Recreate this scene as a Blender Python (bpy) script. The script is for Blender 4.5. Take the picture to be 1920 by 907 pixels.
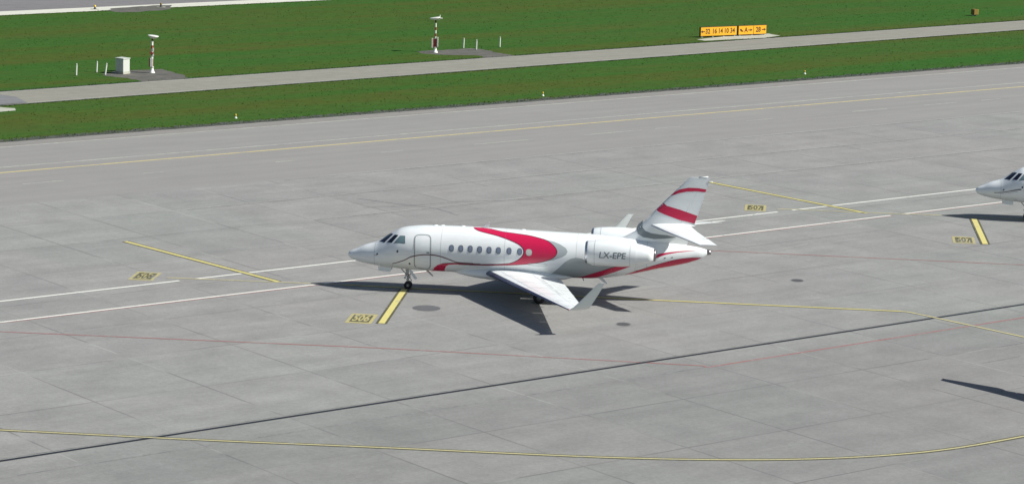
import bpy, bmesh, math, random
import numpy as np
from mathutils import Vector, Matrix, geometry, noise
random.seed(7); rng=np.random.default_rng(7)
for o in list(bpy.data.objects): bpy.data.objects.remove(o)
scn=bpy.context.scene; COL=scn.collection

# ------------------------------------------------------------------ camera
cam=bpy.data.cameras.new('camera'); co=bpy.data.objects.new('camera',cam); COL.objects.link(co)
cam.sensor_fit='HORIZONTAL'; cam.sensor_width=36; cam.lens=100.31; cam.clip_start=0.5; cam.clip_end=20000
CR=Vector((0.9996162,0.00500454,0.02724716)); CU=Vector((-0.02770295,0.18058082,0.98316993)); CF=Vector((0,0.98354742,-0.18065016))
M=Matrix(((CR.x,CU.x,-CF.x,0),(CR.y,CU.y,-CF.y,0),(CR.z,CU.z,-CF.z,31.818),(0,0,0,1))); co.matrix_world=M
scn.camera=co
# ------------------------------------------------------------------ light
SUN=Vector((-0.74,0.12,-0.66)).normalized()
w=bpy.data.worlds.new('World'); scn.world=w; w.use_nodes=True
nt=w.node_tree; nt.nodes.clear()
sk=nt.nodes.new('ShaderNodeTexSky'); sk.sky_type='NISHITA'; sk.sun_disc=False
sk.sun_elevation=math.radians(41.1); sk.sun_rotation=math.radians(99.2); sk.dust_density=1.0; sk.air_density=1.0
bg=nt.nodes.new('ShaderNodeBackground'); bg.inputs['Strength'].default_value=0.058
wo=nt.nodes.new('ShaderNodeOutputWorld'); nt.links.new(sk.outputs[0],bg.inputs[0]); nt.links.new(bg.outputs[0],wo.inputs[0])
sl=bpy.data.lights.new('sun','SUN'); sl.energy=4.9; sl.angle=math.radians(0.53); sl.color=(1.0,0.98,0.92)
so=bpy.data.objects.new('sun',sl); COL.objects.link(so); so.rotation_euler=SUN.to_track_quat('-Z','Y').to_euler(); so.location=(60,100,80)
scn.view_settings.view_transform='Standard'; scn.view_settings.look='None'; scn.view_settings.gamma=1.0
scn.view_settings.exposure=0.32; scn.view_settings.use_curve_mapping=False
scn.render.engine='CYCLES'

# ------------------------------------------------------------------ measured outlines (metres)
DEC = {"red_crescent":[[7.094,0.0929],[7.521,0.1053],[7.924,0.1391],[8.699,0.3604],[9.505,0.4493],[10.309,0.5364],[10.85,0.6456],[11.284,0.7524],[11.619,0.9284],[11.847,1.1172],[11.938,1.2611],[11.895,1.4079],[11.719,1.5608],[11.356,1.7041],[10.832,1.8165],[10.147,1.9189],[9.302,2.0046],[8.298,2.0617],[7.239,2.1],[6.445,2.1116],[6.126,2.1217],[6.129,2.0685],[6.448,2.0589],[7.241,2.0581],[8.3,2.0108],[9.093,1.9465],[9.41,1.8839],[9.726,1.7567],[9.96,1.5968],[10.074,1.4471],[10.077,1.3242],[10.016,1.2034],[9.819,1.065],[9.517,0.9483],[9.025,0.8021],[8.48,0.6673],[7.936,0.5625],[7.441,0.4361],[7.173,0.2527]],"red_front":[[4.885,2.7955],[5.029,2.4022],[5.234,2.2077],[5.506,2.1033],[5.933,2.0569],[6.411,2.0351],[7.257,2.0319],[7.68,2.0268],[7.678,2.0833],[7.255,2.0886],[6.195,2.1184],[5.874,2.1565],[5.718,2.2538],[5.616,2.4799],[5.596,2.7505],[5.264,2.831]],"grey_crescent":[[11.283,0.7421],[11.711,0.8042],[12.092,0.9282],[12.422,1.0914],[12.523,1.2362],[12.444,1.3854],[12.24,1.4976],[11.722,1.6624],[11.356,1.7128],[11.74,1.5683],[11.916,1.4112],[11.959,1.2602],[11.868,1.1077],[11.629,0.9187]],"pin_line":[[2.655,2.2616],[2.992,2.1548],[3.436,1.977],[3.763,1.8198],[4.245,1.7261],[4.776,1.6914],[5.147,1.7087],[5.571,1.7801],[5.992,1.8987],[6.412,2.0001],[7.258,2.0169]],"grey_rear":[[11.107,2.9475],[11.603,2.4323],[11.978,2.0785],[12.395,1.7078],[12.717,1.549],[12.981,1.4906],[13.278,1.5021],[13.518,1.5647],[13.908,1.8082],[15.085,1.8902],[16.169,1.9293],[15.32,1.936],[14.199,2.2547],[12.963,2.9474],[12.164,2.9425]],"red_low1":[[12.158,2.9448],[12.677,2.9432],[12.965,2.9467],[13.729,2.386],[14.454,2.1235],[15.309,1.8992],[16.198,1.9463],[15.878,2.0329],[15.38,2.1868],[14.441,2.5094],[13.69,2.9511],[12.974,2.9443],[12.541,2.9424],[12.163,2.9423]],"red_low2":[[15.649,2.6841],[16.228,2.4585],[17.014,2.2041],[18.006,1.9485],[18.713,1.8305],[19.422,1.8821],[19.931,2.1708],[19.707,2.4157],[19.138,2.6922],[18.43,2.5963],[17.579,2.5198],[16.578,2.6681],[16.071,2.8154]],"red_low3":[[17.199,1.3936],[17.635,1.2716],[18.412,1.1328],[19.049,1.0261],[19.619,0.9684],[19.123,1.0984],[18.557,1.2053],[17.992,1.3407],[17.292,1.6353],[17.192,1.6093]],"door":[[3.935,1.021],[3.953,0.9063],[4.018,0.8407],[4.173,0.8041],[4.545,0.8045],[4.708,0.8347],[4.798,0.9081],[4.84,1.0326],[4.867,1.5294],[4.837,2.1819],[4.78,2.3974],[4.641,2.5307],[4.349,2.5199],[4.037,2.4608],[3.951,2.3716],[3.938,2.1735],[3.965,1.5521]],"cock0":[[1.836,0.3516],[2.347,-0.0886],[2.605,0.4548],[2.163,0.7664]],"cock1":[[2.335,0.8637],[2.721,0.5697],[2.948,0.725],[2.613,1.0228]],"cock2":[[2.773,1.0908],[3.07,0.7783],[3.348,0.8256],[3.391,1.1942]],"win":[[6.035,1.372],[6.563,1.3706],[7.089,1.3658],[7.616,1.3749],[8.148,1.3723],[8.668,1.369],[9.265,1.3621],[9.859,1.363],[10.369,1.3721]],"spots":[[1.795,1.455],[3.662,2.2091],[2.981,1.5546]],"fin_big":[[17.64,5.568],[17.862,5.417],[18.587,5.232],[19.591,4.914],[19.443,4.469],[18.609,4.649],[17.735,4.937],[17.407,5.068],[17.281,5.172]],"fin_small":[[18.207,6.183],[18.545,6.359],[19.042,6.476],[19.544,6.476],[20.098,6.414],[20.061,6.26],[19.48,6.292],[18.907,6.251],[18.481,6.137],[18.0,5.955]],"fin_grey":[[16.576,4.533],[16.317,4.309],[16.218,4.048],[16.322,3.775],[16.631,3.606],[17.211,3.524],[17.93,3.58],[18.467,3.663],[17.923,3.762],[17.489,3.793],[17.055,3.846],[16.726,3.962],[16.561,4.152],[16.547,4.334]],"fin_rud":[[19.517,6.257],[19.089,5.255]]}
GND = {"lead1":[[-23.39,169.73],[-13.18,158.65]],"lead1thin":[[-19.53,158.91],[-11.1,158.4],[7.4,156.44],[21.71,155.17]],"lead1out":[[21.71,155.17],[22.08,155.08],[22.39,154.76],[24.81,152.18],[27.63,149.15],[29.15,147.37]],"lead2":[[13.61,198.75],[23.56,187.37]],"lead2thin":[[17.67,187.88],[18.47,188.11],[23.4,187.55],[28.57,187.35],[33.89,186.46]],"bar1":[[-5.97,157.44],[-6.81,148.13]],"bar2":[[30.53,186.23],[29.81,176.88]],"red1":[[-26.79,143.61],[-26.23,143.58],[-6.93,142.24],[9.83,140.18]],"red2":[[12.11,172.1],[31.1,170.21],[33.33,170.02]],"curve":[[-23.53,123.48],[-22.57,123.39],[-17.75,122.97],[-12.97,122.55],[-5.87,122.21],[1.2,121.68],[4.71,121.51],[8.7,121.58],[12.96,122.08],[16.61,123.08],[19.91,124.57],[23.76,127.42],[24.92,128.45]],"W1":[[71.14,83.4],[84.38,129.72],[131.03,157.86]],"W2":[[68.63,135.5],[136.51,152.42]],"dash":[[12.97,182.41],[13.84,182.95]],"gravelL":[[-36.52,249.34],[-35.65,251.46],[-31.93,253.87],[-29.62,250.51],[-28.81,248.41],[-29.93,245.37],[-32.18,243.52],[-32.6,245.33],[-34.11,247.23],[-35.85,247.97]],"gravelR":[[-9.63,272.94],[-8.33,274.15],[-6.21,275.56],[-4.68,276.84],[-3.32,276.26],[-1.79,273.49],[0.27,271.42],[-2.0,269.41],[-3.5,268.28],[-3.13,270.53],[-4.56,271.06],[-7.61,270.77],[-9.42,271.66]],"slabS":[[18.26,290.3],[22.96,295.73],[26.18,297.82],[27.26,296.05],[25.61,293.63],[19.07,289.28]],"slabL":[[-42.55,226.41],[-41.32,226.66],[-40.11,226.12],[-39.72,225.1],[-40.82,223.93],[-41.96,223.24]],"darkroad":[[-44.07,234.5],[-42.67,234.11],[-41.14,232.92],[-39.6,229.6],[-41.51,227.74],[-42.65,226.93]],"gravT":[[-43.97,304.04],[-41.56,307.28],[-38.96,309.46],[-37.76,310.09],[-37.36,305.01],[-39.83,302.92],[-41.83,300.98],[-43.42,302.22]],"fleck":[[-8.69,243.3],[-8.55,236.08],[-10.5,235.01]]}
BX=[0,0.03,0.1,0.25,0.48,0.95,1.7,2.02,2.34,2.6,3.02,3.6,4.4,7.07,9.44,11.0,13.4,14.2,15.25,16.2,18.0,19.4,19.8,20.12,20.24]
BT=[1.85,1.92,2.0,2.09,2.19,2.42,2.68,2.88,3.1,3.27,3.49,3.62,3.70,3.74,3.70,3.67,3.63,3.60,3.54,3.48,3.34,3.2,3.14,3.05,3.0]
BB=[1.83,1.75,1.66,1.56,1.48,1.37,1.26,1.22,1.19,1.17,1.145,1.12,1.10,1.09,1.09,1.09,1.10,1.14,1.28,1.48,1.90,2.3,2.43,2.64,2.76]
BW=[0.01,0.09,0.17,0.25,0.36,0.56,0.83,0.92,1.0,1.07,1.16,1.23,1.27,1.285,1.285,1.285,1.26,1.2,1.08,0.95,0.66,0.40,0.32,0.19,0.13]
def pch(X,Y,x):
    n=len(X)
    if x<=X[0]: return Y[0]
    if x>=X[-1]: return Y[-1]
    i=0
    while x>X[i+1]: i+=1
    h=[X[k+1]-X[k] for k in range(n-1)]; d=[(Y[k+1]-Y[k])/h[k] for k in range(n-1)]
    def m(k):
        if k==0: return d[0]
        if k==n-1: return d[-1]
        if d[k-1]*d[k]<=0: return 0.0
        w1=2*h[k]+h[k-1]; w2=h[k]+2*h[k-1]
        return (w1+w2)/(w1/d[k-1]+w2/d[k])
    t=(x-X[i])/h[i]
    return ((1+2*t)*(1-t)**2*Y[i]+t*(1-t)**2*h[i]*m(i)+t*t*(3-2*t)*Y[i+1]+t*t*(t-1)*h[i]*m(i+1))
def sec(x):
    a=pch(BX,BT,x); b=pch(BX,BB,x)
    return (a+b)/2,(a-b)/2*0.985,pch(BX,BW,x)

AZ=math.radians(38.328)   # bearing of the taxiway direction
CS,SN=math.cos(AZ),math.sin(AZ)
def ST(s,t): return (s*CS-t*SN, s*SN+t*CS)

# ------------------------------------------------------------------ materials
def mat(name,col=(.8,.8,.8),rough=.5,metal=0.,**k):
    m=bpy.data.materials.new(name); m.use_nodes=True; b=m.node_tree.nodes['Principled BSDF']
    b.inputs['Base Color'].default_value=(*col,1); b.inputs['Roughness'].default_value=rough; b.inputs['Metallic'].default_value=metal
    for a,v in k.items(): b.inputs[a.replace('_',' ')].default_value=v
    return m
class NT:
    def __init__(s,m): s.m=m; s.n=m.node_tree.nodes; s.l=m.node_tree.links; s.b=s.n['Principled BSDF']
    def node(s,t,**k):
        x=s.n.new(t)
        for a,v in k.items():
            if a.startswith('i_'): x.inputs[a[2:].replace('_',' ')].default_value=v
            else: setattr(x,a,v)
        return x
    def link(s,a,b): s.l.new(a,b)
    def coord(s,rot=True,scale=(1,1,1)):
        tc=s.node('ShaderNodeTexCoord'); mp=s.node('ShaderNodeMapping'); mp.inputs['Rotation'].default_value=(0,0,-AZ if rot else 0)
        s.link(tc.outputs['Object'],mp.inputs['Vector'])
        m2=s.node('ShaderNodeMapping'); m2.inputs['Scale'].default_value=scale; s.link(mp.outputs[0],m2.inputs['Vector'])
        return m2.outputs[0]
    def noise(s,vec,scale,detail=4,rough=.55):
        n=s.node('ShaderNodeTexNoise'); n.inputs['Scale'].default_value=scale; n.inputs['Detail'].default_value=detail; n.inputs['Roughness'].default_value=rough
        s.link(vec,n.inputs['Vector']); return n.outputs['Fac']
    def math(s,op,a,b=None,c=None,clamp=False):
        x=s.node('ShaderNodeMath',operation=op); x.use_clamp=clamp
        for i,v in enumerate((a,b,c)):
            if v is None: continue
            if isinstance(v,(int,float)): x.inputs[i].default_value=v
            else: s.link(v,x.inputs[i])
        return x.outputs[0]
    def ramp(s,v,a,b,lo=0.,hi=1.):
        x=s.node('ShaderNodeMapRange'); x.inputs['From Min'].default_value=a; x.inputs['From Max'].default_value=b
        x.inputs['To Min'].default_value=lo; x.inputs['To Max'].default_value=hi; s.link(v,x.inputs['Value']); return x.outputs[0]
    def mix(s,f,a,b,mode='MIX'):
        x=s.node('ShaderNodeMix',data_type='RGBA',blend_type=mode)
        for i,v in ((0,f),(6,a),(7,b)):
            if isinstance(v,(int,float)): x.inputs[i].default_value=v
            elif isinstance(v,tuple): x.inputs[i].default_value=(*v,1)
            else: s.link(v,x.inputs[i])
        return x.outputs[2]
    def bump(s,h,strength,dist=.02):
        x=s.node('ShaderNodeBump'); x.inputs['Strength'].default_value=strength; x.inputs['Distance'].default_value=dist
        s.link(h,x.inputs['Height']); s.link(x.outputs[0],s.b.inputs['Normal'])

def concrete_mat():
    m=mat('apron_concrete',(.3,.3,.29),.88); g=NT(m)
    v=g.coord(); sep=g.node('ShaderNodeSeparateXYZ'); g.link(v,sep.inputs[0]); s_,t_=sep.outputs[0],sep.outputs[1]
    # slab index, every slab 6 x 7 m
    su=g.math('DIVIDE',g.math('SUBTRACT',s_,65.0),6.0); tv=g.math('DIVIDE',g.math('SUBTRACT',t_,106.1),7.06)
    cb=g.node('ShaderNodeCombineXYZ'); g.link(g.math('FLOOR',su),cb.inputs[0]); g.link(g.math('FLOOR',tv),cb.inputs[1])
    wn=g.node('ShaderNodeTexWhiteNoise',noise_dimensions='3D'); g.link(cb.outputs[0],wn.inputs['Vector'])
    # bay groups: long casting lanes differ in tone too
    cb2=g.node('ShaderNodeCombineXYZ'); g.link(g.math('FLOOR',g.math('DIVIDE',g.math('ADD',su,.5),3.0)),cb2.inputs[0]); g.link(g.math('FLOOR',tv),cb2.inputs[1]); cb2.inputs[2].default_value=3.3
    wn2=g.node('ShaderNodeTexWhiteNoise',noise_dimensions='3D'); g.link(cb2.outputs[0],wn2.inputs['Vector'])
    # stains
    big=g.noise(v,.035,5,.6); mid=g.noise(v,.35,6,.62); fine=g.noise(v,7,4,.7); grit=g.noise(v,3.0,3,.8)
    vs=g.coord(True,(.12,1.3,1)); streak=g.noise(vs,.6,5,.6)
    col=g.mix(wn.outputs[0],(.226,.229,.219),(.262,.261,.247))
    col=g.mix(g.math('MULTIPLY',wn2.outputs[0],.45),col,(.238,.256,.240))
    col=g.mix(g.ramp(big,.36,.62,0,.55),col,(.254,.240,.236))
    f=g.ramp(mid,.28,.72,.89,1.11); f=g.math('MULTIPLY',f,g.ramp(streak,.3,.7,.93,1.07)); f=g.math('MULTIPLY',f,g.ramp(fine,.25,.75,.90,1.10)); f=g.math('MULTIPLY',f,g.ramp(grit,.3,.7,.92,1.08))
    col=g.mix(1.0,col,f,'MULTIPLY')
    # dark tyre and fluid marks
    vd=g.coord(True,(.5,1.6,1)); sp=g.noise(vd,.33,6,.7)
    col=g.mix(g.ramp(sp,.66,.80,0,.38),col,(.135,.14,.14))
    vp=g.coord(True,(.35,1.1,1)); lp=g.noise(vp,.9,5,.75)
    col=g.mix(g.ramp(lp,.68,.80,0,.22),col,(.38,.38,.34))
    # fine pale and dark flecks
    fl=g.noise(v,2.6,2,.9); col=g.mix(g.ramp(fl,.74,.80,0,.55),col,(.46,.46,.42)); col=g.mix(g.ramp(fl,.26,.21,0,.5),col,(.16,.16,.16))
    # joints : wobbling, broken, dark in one place and pale in the next
    wob=g.math('MULTIPLY',g.math('SUBTRACT',g.noise(v,.9,2),.5),.010)
    def joint(x,h,size):
        fr=g.math('ABSOLUTE',g.math('SUBTRACT',g.math('FRACT',g.math('ADD',g.math('ADD',x,wob),.5)),.5))
        d=g.math('MULTIPLY',fr,size); return g.ramp(d,h*.4,h*1.6,1,0)
    ju=joint(su,.05,6.0); jv=joint(tv,.05,7.06)
    # shoulder and taxiway part (t>162.5) is paved in asphaltic lanes : fewer cross joints
    inner=g.ramp(t_,162.3,162.7,1,0)
    vis=g.ramp(g.noise(v,.11,3),.34,.58,.08,.66); vis2=g.ramp(g.noise(g.coord(True,(.5,.5,1)),.13,2),.37,.59,.12,.68)
    j=g.math('MAXIMUM',g.math('MULTIPLY',ju,vis),g.math('MULTIPLY',jv,vis2)); j=g.math('MULTIPLY',j,g.ramp(inner,0,1,.25,1))
    jc=g.mix(g.ramp(g.noise(v,.16,2),.54,.62,0,1),(.115,.11,.112),(.34,.345,.32))
    col=g.mix(j,col,jc)
    # wide soft tone zones across the taxi direction
    lane=g.ramp(t_,162.4,162.6,0,1); col=g.mix(g.math('MULTIPLY',lane,.85),col,g.mix(streak,(.208,.202,.197),(.280,.270,.254)))
    col=g.mix(1.,col,g.ramp(t_,103.4,106.2,.88,1.0),'MULTIPLY')
    g.link(col,g.b.inputs['Base Color'])
    g.link(g.ramp(mid,.3,.7,.8,.95),g.b.inputs['Roughness'])
    g.bump(g.math('ADD',fine,g.math('MULTIPLY',mid,.6)),.25,.02)
    return m
def pave_mat(name,c1,c2,rough=.9,streaky=True):
    m=mat(name,c1,rough); g=NT(m); v=g.coord(); vs=g.coord(True,(.08,1.6,1))
    a=g.noise(vs,.8,6,.65) if streaky else g.noise(v,.8,5,.6)
    col=g.mix(g.ramp(a,.3,.7),c1,c2); fine=g.noise(v,6,4,.75); mid=g.noise(v,.7,5,.65)
    f=g.math('MULTIPLY',g.ramp(fine,.25,.75,.85,1.15),g.ramp(mid,.3,.7,.92,1.08)); col=g.mix(1.,col,f,'MULTIPLY')
    fl=g.noise(v,2.2,2,.9); col=g.mix(g.ramp(fl,.73,.82,0,.35),col,tuple(min(.6,x*1.5) for x in c2))
    g.link(col,g.b.inputs['Base Color']); g.bump(fine,.3,.02); return m
def grass_mat(blade=False):
    m=mat('grass_blades' if blade else 'grass_turf',(.04,.09,.02),.95,Specular_IOR_Level=.08 if not blade else .15); g=NT(m)
    v=g.coord(True,(.22,1,1)); v1=g.coord(True,(.5,1,1))
    a=g.noise(v,.10,5,.6); b=g.noise(v1,.45,6,.7); c_=g.noise(g.coord(True,(.1,1,1)),.5,4,.6); fine=g.noise(g.coord(),3.2,4,.85)
    wide=g.noise(g.coord(True,(.06,1,1)),.11,3,.5)
    col=g.mix(g.ramp(a,.38,.62),(.030,.096,.015),(.044,.092,.017))
    col=g.mix(g.ramp(wide,.44,.60,0,.75),col,(.068,.080,.015))
    col=g.mix(g.ramp(b,.40,.70,0,.5),col,(.036,.116,.017))
    col=g.mix(g.ramp(c_,.50,.70,0,.4),col,(.075,.085,.022))
    sp=g.noise(g.coord(True,(.35,1.4,1)),.42,6,.8); col=g.mix(g.ramp(sp,.68,.82,0,.55),col,(.15,.14,.06))
    md=g.noise(g.coord(True,(.6,1.3,1)),1.1,6,.75); col=g.mix(1.,col,g.ramp(md,.28,.72,.78,1.22),'MULTIPLY')
    col=g.mix(1.,col,g.ramp(fine,.25,.75,.85,1.15),'MULTIPLY')
    g.link(col,g.b.inputs['Base Color'])
    if not blade: g.bump(g.math('ADD',fine,g.math('MULTIPLY',b,.5)),.25,.04)
    return m
def paint_mat(name,c,wear=.3,under=(.27,.27,.26)):
    m=mat(name,c,.8); g=NT(m); v=g.coord(); a=g.noise(v,1.6,6,.75); b=g.noise(v,.25,3)
    k=g.math('ADD',a,g.math('MULTIPLY',g.math('SUBTRACT',b,.5),.5))
    col=g.mix(g.ramp(k,.62-wear*.35,.80-wear*.2,0,.85),c,under); col=g.mix(1.,col,g.ramp(g.noise(v,9,3),.2,.8,.85,1.12),'MULTIPLY')
    g.link(col,g.b.inputs['Base Color']); return m
MT={}
MT['concrete']=concrete_mat()
MT['shoulder']=pave_mat('shoulder_asphalt',(.20,.192,.178),(.25,.235,.215))
MT['road']=pave_mat('service_road_asphalt',(.215,.21,.178),(.255,.245,.205))
MT['road_dark']=pave_mat('dark_asphalt_patch',(.15,.155,.165),(.19,.19,.19))
MT['edge_soil']=pave_mat('edge_soil',(.035,.045,.035),(.085,.082,.078),.95,False)
MT['runway']=pave_mat('runway_asphalt',(.15,.145,.15),(.19,.18,.18))
MT['pale']=pave_mat('pale_concrete_edge',(.50,.50,.43),(.62,.61,.54),.85)
MT['slab']=pave_mat('weathered_slab',(.34,.35,.29),(.46,.46,.38),.9,False)
MT['gravel']=pave_mat('gravel',(.07,.072,.062),(.125,.115,.10),.95,False)
MT['grass']=grass_mat(); MT['blade']=grass_mat(True)
MT['white_line']=paint_mat('white_marking_paint',(.72,.72,.66),.15)
MT['faint_line']=paint_mat('worn_pale_paint',(.46,.46,.41),.9)
MT['old_yellow']=paint_mat('faded_yellow_paint',(.56,.47,.20),.35)
MT['yellow_line']=paint_mat('yellow_marking_paint',(.60,.53,.19),.15)
MT['thin_yellow']=paint_mat('thin_yellow_paint',(.52,.47,.25),.3)
MT['dark_border']=paint_mat('dark_marking_border',(.085,.082,.045),.25)
MT['red_line']=paint_mat('red_marking_paint',(.30,.13,.125),.35)
MT['box_gold']=paint_mat('faded_gold_paint',(.42,.37,.16),.45)
MT['box_field']=paint_mat('worn_field_paint',(.10,.095,.055),.45)
MT['slot']=mat('drain_slot',(.012,.014,.02),.6)
MT['tar']=paint_mat('tar_seal',(.12,.12,.12),.9)
MT['manhole']=pave_mat('manhole_iron',(.07,.072,.078),(.10,.10,.10),.75,False)
MT['patch']=pave_mat('dark_repair',(.095,.097,.105),(.125,.125,.13),.9,False)

def white_paint(name,c,r=.28):
    m=mat(name,c,r,0,Coat_Weight=.35,Coat_Roughness=.12); g=NT(m)
    tc=g.node('ShaderNodeTexCoord'); mp=g.node('ShaderNodeMapping'); mp.inputs['Scale'].default_value=(.5,1.5,2.5); g.link(tc.outputs['Object'],mp.inputs['Vector'])
    n=g.noise(mp.outputs[0],1.2,6,.65); col=g.mix(1.,c,g.ramp(n,.3,.75,1.03,.92),'MULTIPLY'); g.link(col,g.b.inputs['Base Color'])
    g.link(g.ramp(n,.3,.7,r*.8,r*1.5),g.b.inputs['Roughness']); return m
MT['white']=white_paint('aircraft_white',(.855,.885,.885))
MT['red']=white_paint('aircraft_red',(.60,.014,.075),.24)
MT['deep_red']=white_paint('aircraft_dark_red',(.10,.012,.03),.26)
MT['grey']=white_paint('aircraft_grey',(.40,.44,.45),.3)
MT['mid_grey']=white_paint('aircraft_mid_grey',(.24,.27,.28),.3)
MT['stripe_grey']=white_paint('aircraft_stripe_grey',(.12,.13,.16),.3)
MT['letter']=mat('registration_grey',(.17,.20,.21),.4)
MT['seam']=mat('panel_seam',(.36,.39,.39),.5)
MT['glass']=mat('cockpit_glass',(.012,.016,.032),.05,0,Specular_IOR_Level=.8)
MT['cabglass']=mat('cabin_window_glass',(.20,.235,.32),.1,0,Specular_IOR_Level=.7)
MT['rim']=mat('window_rim',(.06,.075,.10),.4)
MT['blind']=mat('covered_window',(.55,.53,.50),.4)
MT['metal']=mat('bare_metal',(.55,.57,.62),.28,.85)
MT['slat']=mat('shade_tinted_slat',(.12,.14,.24),.25,.85)  # slat metal coloured dark blue to paint in shade along the leading edge
MT['panelgrey']=white_paint('spoiler_grey',(.66,.69,.68))
MT['glass2']=mat('side_window_glass',(.16,.24,.26),.12,0,Specular_IOR_Level=.7)
MT['winglet']=white_paint('winglet_grey',(.80,.84,.80))
MT['rimgrey']=mat('wheel_rim',(.16,.17,.19),.4,.5)
MT['hot']=mat('exhaust_metal',(.30,.28,.29),.35,.9)
MT['dark']=mat('dark_interior',(.01,.01,.015),.6)
MT['strut']=mat('gear_paint',(.45,.46,.46),.4,.3)
MT['tyre']=mat('tyre_rubber',(.02,.02,.022),.8)
MT['post']=white_paint('post_white',(.72,.76,.68),.5)
MT['mastred']=white_paint('mast_red',(.32,.045,.04),.5)
MT['mastwhite']=white_paint('mast_white',(.82,.82,.76),.45)
MT['cab']=white_paint('cabinet_grey',(.58,.61,.55),.5)
MT['signyellow']=mat('sign_yellow',(.86,.42,.015),.5)
MT['signframe']=mat('sign_frame',(.06,.035,.01),.6)
MT['signink']=mat('sign_ink',(.09,.03,.01),.6)
MT['lampyellow']=mat('marker_yellow',(.80,.50,.05),.5)
MT['boxyellow']=mat('sign_back_yellow',(.20,.13,.02),.6)
MT['navred']=mat('nav_red',(.5,.02,.02),.2)

# ------------------------------------------------------------------ helpers
def obj(name,bm,mats,parent=None,smooth=False,loc=None):
    me=bpy.data.meshes.new(name)
    if isinstance(bm,bmesh.types.BMesh): bm.to_mesh(me); bm.free()
    else: me.from_pydata(*bm)
    if not isinstance(mats,(list,tuple)): mats=[mats]
    for m in mats: me.materials.append(m if not isinstance(m,str) else MT[m])
    if smooth:
        for p in me.polygons: p.use_smooth=True
    o=bpy.data.objects.new(name,me); COL.objects.link(o)
    if parent: o.parent=parent
    if loc: o.location=loc
    return o
def struct(o): o['kind']='structure'; return o
def thing(name,label,cat,loc=(0,0,0),rz=0,group=None):
    o=bpy.data.objects.new(name,None); COL.objects.link(o); o.location=loc; o.rotation_euler=(0,0,rz); o.empty_display_size=.5
    o['label']=label; o['category']=cat
    if group: o['group']=group
    return o
def smooth_by_angle(o,ang=35):
    me=o.data; bm=bmesh.new(); bm.from_mesh(me)
    for f in bm.faces: f.smooth=True
    for e in bm.edges:
        if len(e.link_faces)==2 and e.calc_face_angle(0)>math.radians(ang): e.smooth=False
    bm.to_mesh(me); bm.free(); return o
def kids(o): return [c for c in bpy.data.objects if c.parent is o]
def copy_tree(o,parent=None):
    ks=kids(o); c=o.copy(); COL.objects.link(c); c.parent=parent
    for k in ks: copy_tree(k,c)
    return c
def box(bm,c,s,rz=0,mi=0,bev=0,M=None):
    r=bmesh.ops.create_cube(bm,size=1); vs=r['verts']
    bmesh.ops.scale(bm,vec=s,verts=vs)
    if bev:
        es=list({e for v in vs for e in v.link_edges}); rr=bmesh.ops.bevel(bm,geom=es,offset=bev,segments=2,affect='EDGES'); vs=list({v for f in rr['faces'] for v in f.verts}|{v for v in vs if v.is_valid})
    if rz: bmesh.ops.rotate(bm,cent=(0,0,0),matrix=Matrix.Rotation(rz,3,'Z'),verts=vs)
    if M is not None: bmesh.ops.transform(bm,matrix=M,verts=vs)
    bmesh.ops.translate(bm,vec=c,verts=vs)
    for f in {f for v in vs for f in v.link_faces}: f.material_index=mi
def tube(bm,a,b,r0,r1=None,n=12,mi=0,cap=True):
    a=Vector(a); b=Vector(b); r1=r0 if r1 is None else r1; d=(b-a); q=d.to_track_quat('Z','Y').to_matrix()
    A=[bm.verts.new(a+q@Vector((math.cos(2*math.pi*i/n)*r0,math.sin(2*math.pi*i/n)*r0,0))) for i in range(n)]
    B=[bm.verts.new(b+q@Vector((math.cos(2*math.pi*i/n)*r1,math.sin(2*math.pi*i/n)*r1,0))) for i in range(n)]
    for i in range(n):
        f=bm.faces.new((A[i],A[(i+1)%n],B[(i+1)%n],B[i])); f.material_index=mi
    if cap: bm.faces.new(A[::-1]).material_index=mi; bm.faces.new(B).material_index=mi
def revolve(bm,prof,axis='X',cen=(0,0,0),n=48,mi=None):
    rings=[]
    for (u,r) in prof:
        ring=[]
        for i in range(n):
            a=2*math.pi*i/n; c_,s_=math.cos(a)*r,math.sin(a)*r
            p=(u,c_,s_) if axis=='X' else ((c_,u,s_) if axis=='Y' else (c_,s_,u))
            ring.append(bm.verts.new(Vector(p)+Vector(cen)))
        rings.append(ring)
    for k in range(len(rings)-1):
        for i in range(n):
            f=bm.faces.new((rings[k][i],rings[k][(i+1)%n],rings[k+1][(i+1)%n],rings[k+1][i]))
            if mi: f.material_index=mi[k]
    return rings
def fix(bm): bmesh.ops.recalc_face_normals(bm,faces=bm.faces[:]); return bm

# ------------------------------------------------------------------ ground
def sheet(name,pts,z,m,label=None):
    tris=geometry.tessellate_polygon([[Vector((x,y,0)) for x,y in pts]])
    me=([(x,y,z) for x,y in pts],[],[tuple(t) for t in tris])
    bm=bmesh.new(); mm=bpy.data.meshes.new('t'); mm.from_pydata(*me); bm.from_mesh(mm); bpy.data.meshes.remove(mm)
    for f in bm.faces:
        f.normal_update()
        if f.normal.z<0: f.normal_flip()
    return struct(obj(name,bm,m))
def ribbon_pts(P,w0,w1=None):
    w1=-w0 if w1 is None else w1
    P=[Vector(p) for p in P]; L=[];R=[]
    for i,p in enumerate(P):
        d0=(P[i]-P[i-1]).normalized() if i else None; d1=(P[i+1]-P[i]).normalized() if i<len(P)-1 else None
        d=(d0 or d1) if (d0 is None or d1 is None) else (d0+d1).normalized()
        n=Vector((-d.y,d.x)); k=1/max(.5,(n.dot(Vector((-(d1 or d0).y,(d1 or d0).x)))))
        L.append(p+n*w0*k); R.append(p+n*w1*k)
    return L,R
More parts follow.
